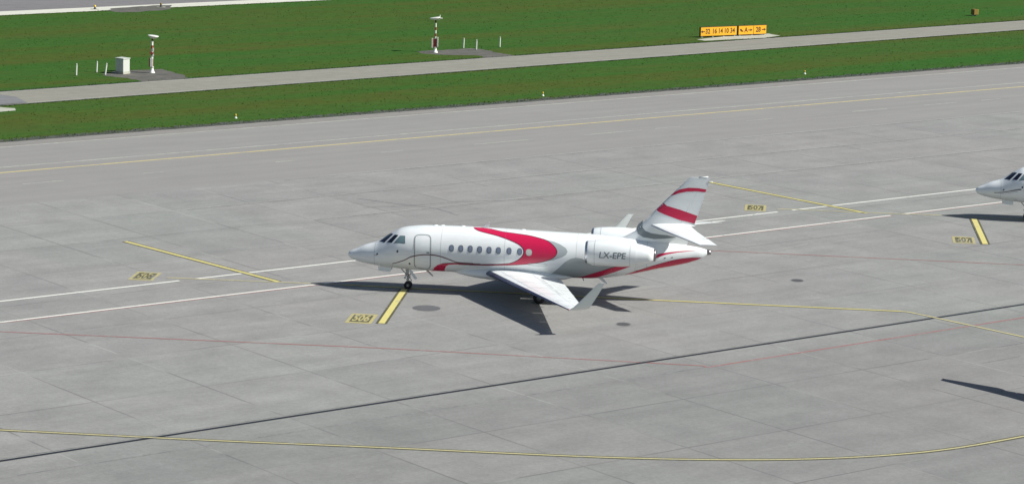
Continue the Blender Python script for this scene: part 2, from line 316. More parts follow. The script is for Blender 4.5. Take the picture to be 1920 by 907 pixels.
def line(name,P,w,z,m,off=0.):
    L,R=ribbon_pts(P,off+w/2,off-w/2); n=len(P)
    vs=[(p.x,p.y,z) for p in R]+[(p.x,p.y,z) for p in L]
    return struct(obj(name,(vs,[],[(i,i+1,n+i+1,n+i) for i in range(n-1)]),m))
def resample(P,step=1.5,rounds=2):
    P=[Vector(p) for p in P]
    for _ in range(rounds):
        Q=[P[0]]
        for i in range(len(P)-1): Q+= [P[i].lerp(P[i+1],.25),P[i].lerp(P[i+1],.75)]
        P=Q+[P[-1]]
    return P
def ragged(s0,s1,t,amp,step=.5,seed=0):
    out=[];s=s0;n=int(abs(s1-s0)/step)
    for i in range(n+1):
        s=s0+(s1-s0)*i/n; tt=t+amp*(noise.noise(Vector((s*.8,seed,0)))+.6*noise.noise(Vector((s*2.7,seed,5))))
        out.append(ST(s,tt))
    return out
# grass ground: one sheet to the horizon
struct(obj('ground',([(-9000,-9000,0),(9000,-9000,0),(9000,9000,0),(-9000,9000,0)],[],[(0,1,2,3)]),'grass'))
S0,S1=-150,420
sheet('soil_strip',[ST(S0,180)]+[ST(S1,180)]+ragged(S1,S0,187.95,.6,.35,1),.004,'edge_soil')
sheet('taxiway_shoulder',[ST(S0,170),ST(S1,170)]+ragged(S1,S0,186.55,.10,.5,2),.008,'shoulder')
sheet('apron',[ST(S0,-60),ST(S1,-60),ST(S1,184.6),ST(S0,184.6)],.012,'concrete')
rd0=ragged(95,260,0,.10,.6,3); 
def road_t(s,base): # the road drifts slightly away from the taxiway
    return base[0]+(base[1]-base[0])*(s-108)/(235-108)
lo=[ST(s,road_t(s,(204.3,208.5))+.12*noise.noise(Vector((s*1.1,3,0)))) for s in np.arange(20,400,.6)]
hi=[ST(s,road_t(s,(211.4,214.9))+.12*noise.noise(Vector((s*1.1,9,0)))) for s in np.arange(20,400,.6)]
lo2=[ST(s,road_t(s,(203.9,208.1))+.2*noise.noise(Vector((s*1.3,5,0)))) for s in np.arange(20,400,.6)]
hi2=[ST(s,road_t(s,(211.8,215.3))+.25*noise.noise(Vector((s*1.3,7,0)))) for s in np.arange(20,400,.6)]
sheet('road_verge',lo2+hi2[::-1],.004,'edge_soil'); sheet('service_road',lo+hi[::-1],.008,'road')
kl=[ST(s,road_t(s,(211.15,214.65))) for s in (20,400)]; line('road_edge_line',kl,.16,.012,'faint_line')
kl=[ST(s,road_t(s,(204.55,208.75))) for s in (20,400)]; line('road_edge_line',kl,.16,.012,'faint_line')
sheet('dark_road_patch',GND['darkroad'],.012,'road_dark')
# runway behind
e0=[ST(s,264.6+.25*noise.noise(Vector((s*.7,2,0)))) for s in np.arange(20,420,.7)]
sheet('runway_edge_strip',e0+[ST(420,269),ST(20,269)],.004,'pale')
sheet('runway',[ST(-200,268.2),ST(700,267.6),ST(700,330),ST(-200,330)],.008,'runway')
def blobby(P,amp,seed,sub=4):
    out=[];n=len(P)
    Q=[Vector(p) for p in P]
    for i in range(n):
        a,b=Q[i],Q[(i+1)%n]
        for k in range(sub):
            p=a.lerp(b,k/sub); out.append((p.x+amp*noise.noise(Vector((p.x*.9,p.y*.9,seed))),p.y+amp*noise.noise(Vector((p.x*.9,p.y*.9,seed+7)))))
    return out
sheet('gravel_patch',blobby(GND['gravelL'],.5,1),.006,'gravel')
sheet('gravel_patch',blobby(GND['gravelR'],.5,2),.006,'gravel')
sheet('gravel_patch',blobby(GND['gravT'],.6,3),.007,'gravel')
sheet('concrete_pad',blobby(GND['slabS'],.15,4),.010,'slab')
sheet('concrete_pad',blobby(GND['slabL'],.3,5),.007,'slab')
# lines on the apron (z=.016 and up)
def stl(name,t,s0,s1,w,z,m,n=1): return line(name,[ST(s0+(s1-s0)*i/n,t) for i in range(n+1)],w,z,m)
stl('shoulder_edge_line',184.45,20,330,.26,.016,'faint_line',40)
stl('pale_joint_line',176.25,20,330,.24,.016,'faint_line',40)
stl('yellow_taxiway_line',174.18,20,330,.26,.016,'old_yellow',40)
for i in range(14):
    s=84+i*9.4+random.uniform(-2,2); stl('pale_dash_line',169.3+random.uniform(-.1,.1),s,s+random.uniform(1.5,6),.16,.016,'faint_line')
stl('pale_joint_line',162.5,112,330,.10,.0165,'faint_line',40)
stl('tar_joint',162.2,108,330,.10,.016,'tar',40)
stl('pale_joint_line',155.55,96,330,.09,.0165,'faint_line',40); stl('tar_joint',155.30,96,330,.12,.016,'tar',40)
stl('pale_joint_line',148.42,101,330,.10,.0165,'faint_line',40); stl('tar_joint',148.15,101,330,.16,.016,'tar',40)
for a,b in GND['W1']: stl('white_stand_line',135.72,a,b,.21,.016,'white_line',12)
for a,b in GND['W2']:
    stl('white_stand_line',130.95,a,b,.21,.016,'white_line',12); stl('red_edge_line',130.76,a,b,.13,.0155,'red_line',12)
line('white_dash',GND['dash'],.2,.016,'white_line')
stl('drainage_slot',106.03,-60,300,.23,.024,'slot',2)
stl('slot_rim_line',106.32,-60,300,.10,.0165,'tar',30)
stl('red_service_line',103.55,94.6,200,.16,.016,'red_line',20); stl('tar_joint',103.6,-60,94.4,.10,.016,'tar',30)
line('red_service_line',GND['red1']+[ST(94.5,103.55)],.15,.0205,'red_line')
line('red_service_line',GND['red2'],.15,.0205,'red_line')
def bordered(name,P,wy,wb,z=.020,m='yellow_line'):
    line(name+'_border',P,wy+2*wb,z,'dark_border'); line(name,P,wy,z+.004,m)
bordered('yellow_lead_line',GND['lead1'],.25,.12); bordered('yellow_lead_line',GND['lead2'],.26,.13)
P1=GND['lead1thin']; line('yellow_centre_line',P1[:2]+[(-9.5,158.25)],.15,.028,'thin_yellow'); line('centre_line_border',[(-9.5,158.25)]+P1[2:],.32,.0245,'dark_border'); line('yellow_centre_line',[(-9.5,158.25)]+P1[2:],.19,.0285,'yellow_line')
line('yellow_centre_line',GND['lead2thin']+[(44.0,185.3)],.17,.028,'thin_yellow')
line('yellow_exit_line_border',resample(GND['lead1out'],1,1),.30,.0205,'dark_border'); line('yellow_exit_line',resample(GND['lead1out'],1,1),.19,.0245,'thin_yellow')
bordered('yellow_curve_line',resample(GND['curve'],1,2),.14,.13,.0205,'thin_yellow')
bordered('stop_bar',GND['bar1'],.34,.13,.032); bordered('stop_bar',GND['bar2'],.34,.13,.032)
# painted stand-number boxes, in the frame of the parking line
JA=-math.radians(6.0)
def jet_xy(ox,oy,a,x,p): return (ox+x*math.cos(a)+p*math.sin(a), oy+x*math.sin(a)-p*math.cos(a))
def text_mesh(txt,size,bold=0.,font_scale=(1,1)):
    cu=bpy.data.curves.new('txt','FONT'); cu.body=txt; cu.size=size; cu.align_x='CENTER'; cu.align_y='CENTER'; cu.offset=bold; cu.resolution_u=3
    o=bpy.data.objects.new('txt',cu); COL.objects.link(o); bpy.context.view_layer.update()
    dg=bpy.context.evaluated_depsgraph_get(); me=bpy.data.meshes.new_from_object(o.evaluated_get(dg))
    V=[(v.co.x*font_scale[0],v.co.y*font_scale[1]) for v in me.vertices]; F=[tuple(p.vertices) for p in me.polygons]
    bpy.data.objects.remove(o); bpy.data.curves.remove(cu); bpy.data.meshes.remove(me); return V,F
def num_box(ox,oy,x0,p0,txt,inv):
    L,W=2.42,1.42
    def q(u,v): return jet_xy(ox,oy,JA,x0+u,p0-v)     # v away from the viewer
    def rect(name,u0,u1,v0,v1,z,m): sheet(name,[q(u0,v0),q(u1,v0),q(u1,v1),q(u0,v1)],z,m)
    rect('stand_number_box',0,W,0,L,.0205,'box_gold'); rect('stand_number_field',.18,W-.18,.3,L-.3,.0245,'box_field')
    if inv: rect('stand_number_ground',.32,W-.32,.42,L-.42,.0265,'box_gold')
    V,F=text_mesh(txt,1.0,.03,(.60,2.1))
    me=([(*q(W/2+x,L/2+y),.0295) for x,y in V],[],F); struct(obj('stand_number',me,'dark_border' if inv else 'box_gold'))
num_box(-9.23,158.12,1.5,9.86,'506',False)
num_box(-9.23,158.12,-12.35,1.35,'506',True)
num_box(-9.23,158.12,21.45,-31.4,'507',True)
num_box(-9.23,158.12,34.85,-22.7,'507',True)
# manholes and repair patches, drawn as round covers flush with the slab
def cover(x,y,rx,ry,m,z=.018,rim=True):
    n=40; ring=[(x+math.cos(2*math.pi*i/n)*rx,y+math.sin(2*math.pi*i/n)*ry) for i in range(n)]
    if rim:
        R=[(x+math.cos(2*math.pi*i/n)*(rx+.07),y+math.sin(2*math.pi*i/n)*(ry+.07)) for i in range(n)]; sheet('manhole_rim',R,z-.001,'tar')
        for k in range(-3,4):
            h=k*ry/4; hw=rx*math.sqrt(max(0,1-(h/ry)**2))*.85; line('manhole_rib',[(x-hw,y+h),(x+hw,y+h)],.04,z+.004,'patch')
    sheet('manhole_cover' if rim else 'oval_patch',ring,z,m)
cover(-4.57,152.48,.77,.78,'patch',.018,False); cover(6.08,149.7,.37,.42,'manhole'); cover(16.69,163.3,.36,.42,'manhole')
# hairline cracks and seal squiggles
def crack(P,w=.07,m='tar'):
    Q=[]
    for i in range(len(P)-1):
        a,b=Vector(P[i]),Vector(P[i+1]); n=max(2,int((b-a).length/.7))
        for k in range(n): p=a.lerp(b,k/n); Q.append((p.x+.12*noise.noise(Vector((p.x,p.y,1))),p.y+.25*noise.noise(Vector((p.x,p.y,4)))))
    Q.append(P[-1]); line('crack_seal',Q,w,.0195,m)
crack([(-10.5,187.6),(-8.6,186.4),(-5,184.6),(-3.5,182.2)],.14); crack([(-9.8,184.1),(-7.5,185.0),(-4,187.2),(2,189.5)],.14)
crack([(12,181),(15.5,184.6),(17.2,188.6)],.05,'faint_line'); crack([(15,171.5),(18.5,175.4)],.07,'faint_line')
crack([(-12,139.5),(-6,144.2)],.05,'faint_line'); crack([(24.2,142.5),(26.5,144.5)],.08)

# grass tufts: uncountable blades scattered on the visible turf
def tufts():
    N=30000
    s=rng.uniform(85,250,N); t=np.where(rng.random(N)<.35,rng.uniform(187.1,208.6,N),rng.uniform(211.6,264.5,N))
    # denser fringe along pavement edges
    ne=26000; se=rng.uniform(90,245,ne); te=np.choose(rng.integers(0,4,ne),[187.5+rng.normal(0,.4,ne),204.0+(208.2-204.0)*(se-108)/127-abs(rng.normal(0,.2,ne)),211.7+(215.1-211.7)*(se-108)/127+abs(rng.normal(0,.25,ne)),264.5-abs(rng.normal(0,.3,ne))])
    s=np.r_[s,se]; t=np.r_[t,te]
    rl=204.1+(208.3-204.1)*(s-108)/127; rh=211.6+(215.1-211.6)*(s-108)/127
    ok=~((t>rl)&(t<rh)); s,t=s[ok],t[ok]
    x=s*CS-t*SN; y=s*SN+t*CS
    ok=(abs(x)<.2*y+3); x,y=x[ok],y[ok]
    keep=np.ones(len(x),bool)
    for P in (GND['gravelL'],GND['gravelR'],GND['slabS'],GND['slabL'],GND['gravT']):
        P=np.array(P); ins=np.zeros(len(x),bool); j=len(P)-1
        for i in range(len(P)):
            a,b=P[i],P[j]; c=((a[1]>y)!=(b[1]>y))&(x<(b[0]-a[0])*(y-a[1])/(b[1]-a[1]+1e-9)+a[0]); ins^=c; j=i
        keep&=~(ins&(rng.random(len(x))<.93))
    x,y=x[keep],y[keep]; n=len(x)
    a=rng.uniform(0,6.28,n); hgt=rng.uniform(.02,.07,n); wd=rng.uniform(.03,.08,n); lean=rng.normal(0,.04,(n,2))
    V=np.zeros((n,3,3)); V[:,0,0]=x-np.cos(a)*wd; V[:,0,1]=y-np.sin(a)*wd; V[:,1,0]=x+np.cos(a)*wd; V[:,1,1]=y+np.sin(a)*wd
    V[:,2,0]=x+lean[:,0]; V[:,2,1]=y+lean[:,1]; V[:,2,2]=hgt
    me=bpy.data.meshes.new('grass'); me.vertices.add(3*n); me.vertices.foreach_set('co',V.ravel()); me.loops.add(3*n); me.loops.foreach_set('vertex_index',np.arange(3*n,dtype=np.int32))
    me.polygons.add(n); me.polygons.foreach_set('loop_start',np.arange(0,3*n,3,dtype=np.int32)); me.polygons.foreach_set('loop_total',np.full(n,3,dtype=np.int32)); me.update(); me.validate()
    me.materials.append(MT['blade']); o=bpy.data.objects.new('grass',me); COL.objects.link(o); o['kind']='stuff'; o['label']='short green grass growing between the taxiway and the runway'; o['category']='grass'
tufts()

# ------------------------------------------------------------------ business jet (x aft, port side at -y)
def body_pt(x,th,off=0.,side=1):
    zc,hz,w=sec(x); return Vector((x,-side*(w+off)*math.sin(th),zc+(hz+off)*math.cos(th)))
def dense_poly(P,step):
    """triangulate polygon P (u,v) and cut it on a grid so that it can follow a curved surface"""
    tris=geometry.tessellate_polygon([[Vector((a,b,0)) for a,b in P]])
    bm=bmesh.new(); vs=[bm.verts.new((a,b,0)) for a,b in P]
    for t in tris:
        try: bm.faces.new([vs[i] for i in t])
        except ValueError: pass
    us=[a for a,b in P]; vv=[b for a,b in P]
    for ax,lo_,hi_ in ((0,min(us),max(us)),(1,min(vv),max(vv))):
        k=math.ceil(lo_/step)
        while k*step<hi_:
            co_=[0,0,0]; co_[ax]=k*step; no=[0,0,0]; no[ax]=1
            bmesh.ops.bisect_plane(bm,geom=bm.verts[:]+bm.edges[:]+bm.faces[:],plane_co=co_,plane_no=no,dist=1e-6); k+=1
    bmesh.ops.triangulate(bm,faces=bm.faces[:])
    bm.verts.ensure_lookup_table(); V=[(v.co.x,v.co.y) for v in bm.verts]; F=[tuple(v.index for v in f.verts) for f in bm.faces]; bm.free(); return V,F
def patch_on(bm,P,fn,mi,step=.12,flip=False):
    V,F=dense_poly(P,step); vs=[bm.verts.new(fn(u,v)) for u,v in V]
    for f in F:
        try: q=bm.faces.new([vs[i] for i in (f[::-1] if flip else f)]); q.material_index=mi; q.smooth=True
        except ValueError: pass
def orient_out(bm,cen):
    for f in bm.faces:
        f.normal_update(); c_=f.calc_center_median()
        if f.normal.dot(Vector(cen(c_)))<0: f.normal_flip()
R0=1.28
def smooth_closed(P,it=1):
    for _ in range(it):
        Q=[]
        for i in range(len(P)):
            a,b=P[i],P[(i+1)%len(P)]; Q+=[(a[0]*.75+b[0]*.25,a[1]*.75+b[1]*.25),(a[0]*.25+b[0]*.75,a[1]*.25+b[1]*.75)]
        P=Q
    return P
def body_patch(bm,key,mi,off,sides=(1,-1),smooth=0,step=.12):
    P=[(x,th*R0) for x,th in (DEC[key] if isinstance(key,str) else key)]
    if smooth: P=smooth_closed(P,smooth)
    for sd_ in sides: patch_on(bm,P,lambda u,v:body_pt(u,v/R0,off,sd_),mi,step)
def body_strip(bm,key,w,mi,off,sides=(1,-1)):
    P=[Vector((x,th*R0)) for x,th in (DEC[key] if isinstance(key,str) else key)]
    Q=[]
    for i in range(len(P)-1):
        for k in range(4):
            t=k/4; p0=P[max(0,i-1)];p1=P[i];p2=P[i+1];p3=P[min(len(P)-1,i+2)]
            Q.append(.5*((2*p1)+(p2-p0)*t+(2*p0-5*p1+4*p2-p3)*t*t+(3*p1-p0-3*p2+p3)*t**3))
    Q.append(P[-1]); L,R=ribbon_pts(Q,w/2)
    for sd_ in sides:
        A=[bm.verts.new(body_pt(p.x,p.y/R0,off,sd_)) for p in L]; B=[bm.verts.new(body_pt(p.x,p.y/R0,off,sd_)) for p in R]
        for i in range(len(A)-1): f=bm.faces.new((A[i],A[i+1],B[i+1],B[i])); f.material_index=mi; f.smooth=True
def naca(f,t): return 5*t*(.2969*math.sqrt(max(f,0))-.126*f-.3516*f*f+.2843*f**3-.1036*f**4)
def foil(bm,secs,f0,f1,n=14,mi=0,camber=.012,grow=0.):
    """secs: (LE, TE, thickness ratio, up-vector); builds the slice of the aerofoil between chord fractions f0 and f1"""
    rings=[]
    for LE,TE,t,up in secs:
        LE,TE,up=Vector(LE),Vector(TE),Vector(up).normalized(); ch=(TE-LE).length
        fs=[f0+(f1-f0)*(1-math.cos(math.pi*i/n))/2 for i in range(n+1)]
        if f0>0: fs=[f0+(f1-f0)*i/n for i in range(n+1)]
        U=[];D=[]
        for f in fs:
            p=LE.lerp(TE,f); cb=camber*4*f*(1-f); th=max(naca(f,t),.0012/ch*2)+grow/ch
            U.append(p+up*ch*(cb+th)); D.append(p+up*ch*(cb-th))
        rings.append([bm.verts.new(q) for q in U+D[::-1]])
    m=len(rings[0])
    for k in range(len(rings)-1):
        for i in range(m): f=bm.faces.new((rings[k][i],rings[k][(i+1)%m],rings[k+1][(i+1)%m],rings[k+1][i])); f.material_index=mi
    bm.faces.new(rings[0][::-1]).material_index=mi; bm.faces.new(rings[-1]).material_index=mi
    return fix(bm)
# wing line: p = distance to port of the centreline
def wsec(p):
    LE=(8.05+.608*(p-1.25),p,1.30+.004*(p-1.25)); te=12.2+.24*(p-1.25) if p<2 else 12.38+(14.22-12.38)*(p-2)/8.05
    TE=(te,p,1.17+.030*(p-1.25)); t=.115-.035*min(1,(p-1)/9); return LE,TE,t,(0,0,1)
def wl(side,secs): return [((a[0],-side*a[1],a[2]),(b[0],-side*b[1],b[2]),t,(u[0],-side*u[1],u[2])) for a,b,t,u in secs]
FINLE=[(3.2,14.9),(3.5,15.45),(3.9,16.14),(4.43,16.62),(5.22,17.33),(6.16,18.22),(6.98,19.04),(7.06,19.16)]
FINTE=[(3.2,19.05),(4.5,19.47),(7.06,20.22)]
def lerpt(T,z):
    if z<=T[0][0]: return T[0][1]
    for (a,b),(c_,d) in zip(T,T[1:]):
        if z<=c_: return b+(d-b)*(z-a)/(c_-a)
    return T[-1][1]
def fin_half(x,z):
    a,b=lerpt(FINLE,z),lerpt(FINTE,z); ch=b-a; t=.085+.02*max(0,(4.2-z)); f=min(max((x-a)/ch,0),1); return naca(f,t)*ch
def make_jet(label,livery,group):
    J=thing('business_jet',label,'jet',group=group)
    # fuselage
    mats=['white','red','deep_red','grey','mid_grey','seam','stripe_grey','rim','hot']
    bm=bmesh.new(); xs=sorted(set([0.0,.01,.03,.06,.1,.16,.24,.34,.45]+[round(.55+.1*i,3) for i in range(197)]+[20.24])); NR=96; rings=[]
    for x in xs:
        zc,hz,ww=sec(x); rings.append([bm.verts.new((x,-ww*math.sin(2*math.pi*i/NR),zc+hz*math.cos(2*math.pi*i/NR))) for i in range(NR)])
    for k in range(len(rings)-1):
        for i in range(NR): bm.faces.new((rings[k][i],rings[k+1][i],rings[k+1][(i+1)%NR],rings[k][(i+1)%NR])).smooth=True
    bm.faces.new(rings[0]); bm.faces.new(rings[-1][::-1]); fix(bm)
    n0=len(bm.faces)
    if livery=='red':
        body_patch(bm,'red_crescent',1,.004); body_patch(bm,'grey_crescent',3,.003); body_patch(bm,'grey_rear',3,.003)
        body_patch(bm,'red_low1',1,.005); body_patch(bm,'red_low2',1,.005); body_patch(bm,'red_low3',1,.005); body_patch(bm,'red_front',1,.004)
        body_strip(bm,[p for p in DEC['red_crescent'][1:20]],.035,2,.007); body_strip(bm,[p for p in DEC['red_crescent'][22:]],.04,2,.007)
        body_strip(bm,DEC['red_front'][3:8],.04,2,.007); body_strip(bm,DEC['red_low1'][2:7],.03,2,.007); body_strip(bm,DEC['red_low2'][1:7],.03,2,.007)
        body_strip(bm,'pin_line',.055,2,.010)
    else:
        body_strip(bm,[(1.2,1.75),(2.0,1.68),(4,1.66),(8,1.66),(13,1.66),(18,1.5)],.10,6,.005); body_strip(bm,[(1.6,1.82),(4,1.76),(8,1.76),(14,1.8)],.03,6,.005)
    # panel seams and small ports
    for x in (1.62,5.42,9.0,13.0,16.9): body_strip(bm,[(x,th) for th in (.05,.6,1.2,1.8,2.4,3.0)],.012,5,.0045)
    for x,th in DEC['spots']:
        ring=[(x+.055*math.cos(a),th+.085*math.sin(a)/R0) for a in [2*math.pi*i/12 for i in range(12)]]; body_patch(bm,ring,7,.008)
    for (x0,x1,t0,t1) in ((2.0,2.6,2.35,2.55),(7.4,8.1,2.42,2.62),(10.4,11.3,1.85,1.95),(14.6,15.2,2.3,2.5),(16.3,16.9,2.1,2.35)):
        body_strip(bm,[(x0,t0),(x1,t0),(x1,t1),(x0,t1),(x0,t0)],.014,5,.0085)
    for x in (17.9,18.3,15.2): 
        ring=[(x+.06*math.cos(a),1.62+.05*math.sin(a)/R0) for a in [2*math.pi*i/12 for i in range(12)]]; body_patch(bm,ring,7,.008)
    body_strip(bm,[(3.5,.02),(7,.02),(13,.02)],.02,5,.0085,(1,))
    for f in list(bm.faces)[n0:]:
        f.normal_update(); c_=f.calc_center_median(); zc=sec(c_.x)[0]
        if f.normal.dot(Vector((0,c_.y,c_.z-zc)))<0: f.normal_flip()
    fu=obj('fuselage',bm,mats,J)
    # belly fairing at the wing
    bm=bmesh.new(); rr=[]
    for i in range(41):
        u=i/40; x=6.0+6.9*u; k=math.sin(math.pi*min(1,max(0,u)))**.55 if 0<u<1 else 0
        a,b,zc=.25+1.03*k,.02+.37*k,1.24-.02*k
        ring=[]
        for j in range(40):
            th=2*math.pi*j/40; cx,sx=math.cos(th),math.sin(th); e=.72
            ring.append(bm.verts.new((x,a*math.copysign(abs(cx)**e,cx),zc+b*math.copysign(abs(sx)**e,sx))))
        rr.append(ring)
    for k in range(40):
        for j in range(40): bm.faces.new((rr[k][j],rr[k][(j+1)%40],rr[k+1][(j+1)%40],rr[k+1][j])).smooth=True
    bm.faces.new(rr[0]); bm.faces.new(rr[-1]); fix(bm); obj('wing_fairing',bm,['white'],J)
    # tail exhaust
    bm=bmesh.new(); revolve(bm,[(20.2,.15),(20.3,.145),(20.42,.12),(20.42,.085),(20.3,.08)],'X',(0,0,2.885),24); fix(bm); o=obj('tail_exhaust',bm,['hot'],J,True)
    # cockpit windows
    for k in range(3):
        for sd_ in (1,-1):
            bm=bmesh.new(); P=DEC['cock%d'%k]
            if k==0: P=[(x,max(th,.03)) for x,th in P]
            cx=sum(a for a,b in P)/4; cy=sum(b for a,b in P)/4
            body_patch(bm,[(cx+(a-cx)*1.07,cy+(b-cy)*1.07) for a,b in P],1,.006,(sd_,),0,.1)
            body_patch(bm,P,0,.012,(sd_,),0,.1)
            orient_out(bm,lambda c_:(0,c_.y,c_.z-sec(c_.x)[0])); obj('cockpit_window',bm,['glass' if k<2 else 'glass2','rim'],J)
    # cabin windows
    for i,(x,th) in enumerate(DEC['win']):
        for sd_ in (1,-1):
            def ov(a,b): return [(x+a*math.copysign(abs(math.cos(q))**.8,math.cos(q)),th+b*math.copysign(abs(math.sin(q))**.8,math.sin(q))/R0) for q in [2*math.pi*j/24 for j in range(24)]]
            last=(i==8)
            bm=bmesh.new(); body_patch(bm,ov(.135,.19) if not last else ov(.18,.19),1,.010,(sd_,),0,.1); body_patch(bm,ov(.11,.165) if not last else ov(.155,.165),0,.015,(sd_,),0,.1)
            orient_out(bm,lambda c_:(0,c_.y,c_.z-sec(c_.x)[0]))
            o=obj('cabin_window',bm,['cabglass' if not last else 'blind','rim' if not last else 'seam'],J)
            if last: o['label']='pale covered cabin window at the rear'
    # passenger door
    bm=bmesh.new(); P=DEC['door']; body_patch(bm,P,0,.006,(1,)); 
    L_=P+P[:1]
    body_strip(bm,L_,.065,1,.012,(1,))
    if livery=='red': body_strip(bm,[q for q in DEC['pin_line'] if 3.7<q[0]<5.2],.055,2,.0155,(1,))
    orient_out(bm,lambda c_:(0,c_.y,c_.z-sec(c_.x)[0])); dr=obj('passenger_door',bm,['white','seam','deep_red'],J)
    bm=bmesh.new(); q=body_pt(4.72,1.6,.02); box(bm,q,(.16,.02,.05)); obj('handle',bm,['rim'],dr)
    # wings
    for sd_,nm in ((1,'port'),(-1,'star')):
        ps=[.5,1.25,2.0,3.2,5,7,9,10.05]
        bm=bmesh.new(); foil(bm,wl(sd_,[wsec(p) for p in ps]),.067,.76,18)
        nb=len(bm.faces)
        def wtop(p,f,off=.006):
            LE,TE,t,u=wsec(p); LE,TE=Vector(LE),Vector(TE); ch=(TE-LE).length; q=LE.lerp(TE,f); return Vector((q.x,-sd_*q.y,q.z+ch*(.012*4*f*(1-f)+naca(f,t))+off))
        def wstrip(A,w_,mi):
            Q=[Vector((a,b)) for a,b in A]; L_,R_=ribbon_pts(Q,w_/2)
            va=[bm.verts.new(wtop(q.x,q.y)) for q in L_]; vb=[bm.verts.new(wtop(q.x,q.y)) for q in R_]
            for i in range(len(va)-1): bm.faces.new((va[i],va[i+1],vb[i+1],vb[i])).material_index=mi
        def span(a,b,f,n=14): return [(a+(b-a)*i/n,f) for i in range(n+1)]
        for f_ in (.17,.60): wstrip(span(1.5,9.9,f_),.006,1)
        for p_ in (2.4,3.9,5.2,6.6,8.2,9.4): wstrip([(p_,.10+.63*i/12) for i in range(13)],.022,1)
        for p_,f_ in ((3.1,.66),(4.4,.66),(5.9,.66)): wstrip(span(p_-.5,p_+.5,f_,4),.045,2)
        for f in list(bm.faces)[nb:]:
            f.normal_update()
            if f.normal.z<0: f.normal_flip()
        wg=smooth_by_angle(obj('wing',bm,['white','seam','panelgrey'],J))
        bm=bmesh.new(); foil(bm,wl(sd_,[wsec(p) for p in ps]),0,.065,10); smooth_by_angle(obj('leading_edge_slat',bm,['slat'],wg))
        for a,b,nm2 in ((1.35,5.0,'flap'),(5.05,7.2,'flap'),(7.25,9.6,'aileron')):
            bm=bmesh.new(); foil(bm,wl(sd_,[wsec(p) for p in (a,(a+b)/2,b)]),.766,1.0,8); smooth_by_angle(obj(nm2,bm,['white'],wg))
        bm=bmesh.new(); foil(bm,wl(sd_,[wsec(p) for p in (9.64,9.85,10.05)]),.766,1.0,8); foil_t=obj('wing_tip',bm,['white'],wg,True)
        # flap track fairings
        for p in (3.4,5.6):
            LE,TE,t,u=wsec(p); bm=bmesh.new(); revolve(bm,[(-.75,.01),(-.5,.06),(-.2,.07),(.0,.04),(.12,.005)],'X',(TE[0],-sd_*p,TE[2]-.10),14); fix(bm); obj('flap_track',bm,['white'],wg,True)
        # winglet
        W=[((13.4,10.05,1.335),(14.27,10.05,1.434),.085,(0,0,1)),((13.5,10.18,1.38),(14.42,10.18,1.45),.085,(0,-.35,.94)),((13.66,10.29,1.50),(14.55,10.29,1.54),.085,(0,-.8,.6)),((13.88,10.38,1.72),(14.66,10.38,1.74),.08,(0,-.97,.25)),((14.45,10.54,2.35),(15.02,10.54,2.36),.08,(0,-.97,.24)),((14.97,10.68,2.93),(15.32,10.68,2.94),.08,(0,-.97,.24)),((15.06,10.70,2.99),(15.40,10.70,2.99),.05,(0,-.97,.24))]
        bm=bmesh.new(); foil(bm,wl(sd_,W),0,1.0,16,0,0); wlt=smooth_by_angle(obj('winglet',bm,['winglet'],wg),50)
        bm=bmesh.new(); r=bmesh.ops.create_uvsphere(bm,u_segments=10,v_segments=6,radius=.05); bmesh.ops.translate(bm,vec=(13.42,-sd_*10.0,1.335),verts=r['verts']); obj('navigation_light',bm,['navred' if sd_==1 else 'glass'],wg,True)
    # engines
    for sd_ in (1,-1):
        cen=(0,-sd_*2.05,2.97)
        prof=[(14.05,.44),(13.85,.47),(13.70,.50),(13.62,.525),(13.585,.555),(13.60,.585),(13.68,.615),(13.85,.65),(14.15,.69),(14.6,.722),(15.1,.735),(15.5,.728),(15.9,.705),(16.2,.675),(16.40,.645),(16.40,.60)]
        bm=bmesh.new(); revolve(bm,prof,'X',cen,64,[1,1,1,0,0,0,0,0,0,0,0,0,0,0,2]); fix(bm); na=smooth_by_angle(obj('engine_nacelle',bm,['white','rim','seam'],J),50)
        bm=bmesh.new(); revolve(bm,[(13.70,.502),(13.617,.528),(13.580,.556),(13.597,.589),(13.672,.619),(13.72,.628)],'X',cen,64); fix(bm); obj('inlet_lip',bm,['metal'],na,True)
        bm=bmesh.new(); revolve(bm,[(14.04,.445),(14.0,.14),(13.80,.001)],'X',cen,40); fix(bm); obj('fan',bm,['dark'],na,True)
        bm=bmesh.new(); revolve(bm,[(16.36,.60),(16.7,.54),(17.05,.455),(17.36,.36),(17.36,.32),(17.1,.33)],'X',cen,48); fix(bm); ex=obj('thrust_reverser',bm,['white'],na,True)
        bm=bmesh.new(); revolve(bm,[(17.05,.315),(17.40,.335),(17.46,.33),(17.46,.27),(17.2,.25)],'X',cen,40); revolve(bm,[(17.15,.25),(17.3,.18),(17.55,.02)],'X',cen,24); fix(bm); obj('exhaust_nozzle',bm,['hot'],na,True)
        # seams of the cowl
        for x,r in ((14.12,.690),(16.08,.690)):
            bm=bmesh.new(); revolve(bm,[(x-.008,r+.003),(x+.008,r+.003)],'X',cen,64)
            orient_out(bm,lambda c_:(0,c_.y-cen[1],c_.z-cen[2])); obj('cowl_seam',bm,['seam'],na,True)
        if livery=='red':
            V,F=text_mesh('LX-EPE',.50,.006,(.98,1.0)); bm=bmesh.new()
            def nr(x):
                P=prof
                for (a,b),(c2,d) in zip(P[4:],P[5:]):
                    if a<=x<=c2: return b+(d-b)*(x-a)/(c2-a)
                return .7
            t0=bmesh.new(); tv=[t0.verts.new((a,b,0)) for a,b in V]
            for f in F:
                try: t0.faces.new([tv[i] for i in f])
                except ValueError: pass
            for k in range(-8,9): bmesh.ops.bisect_plane(t0,geom=t0.verts[:]+t0.edges[:]+t0.faces[:],plane_co=(0,k*.04,0),plane_no=(0,1,0),dist=1e-6)
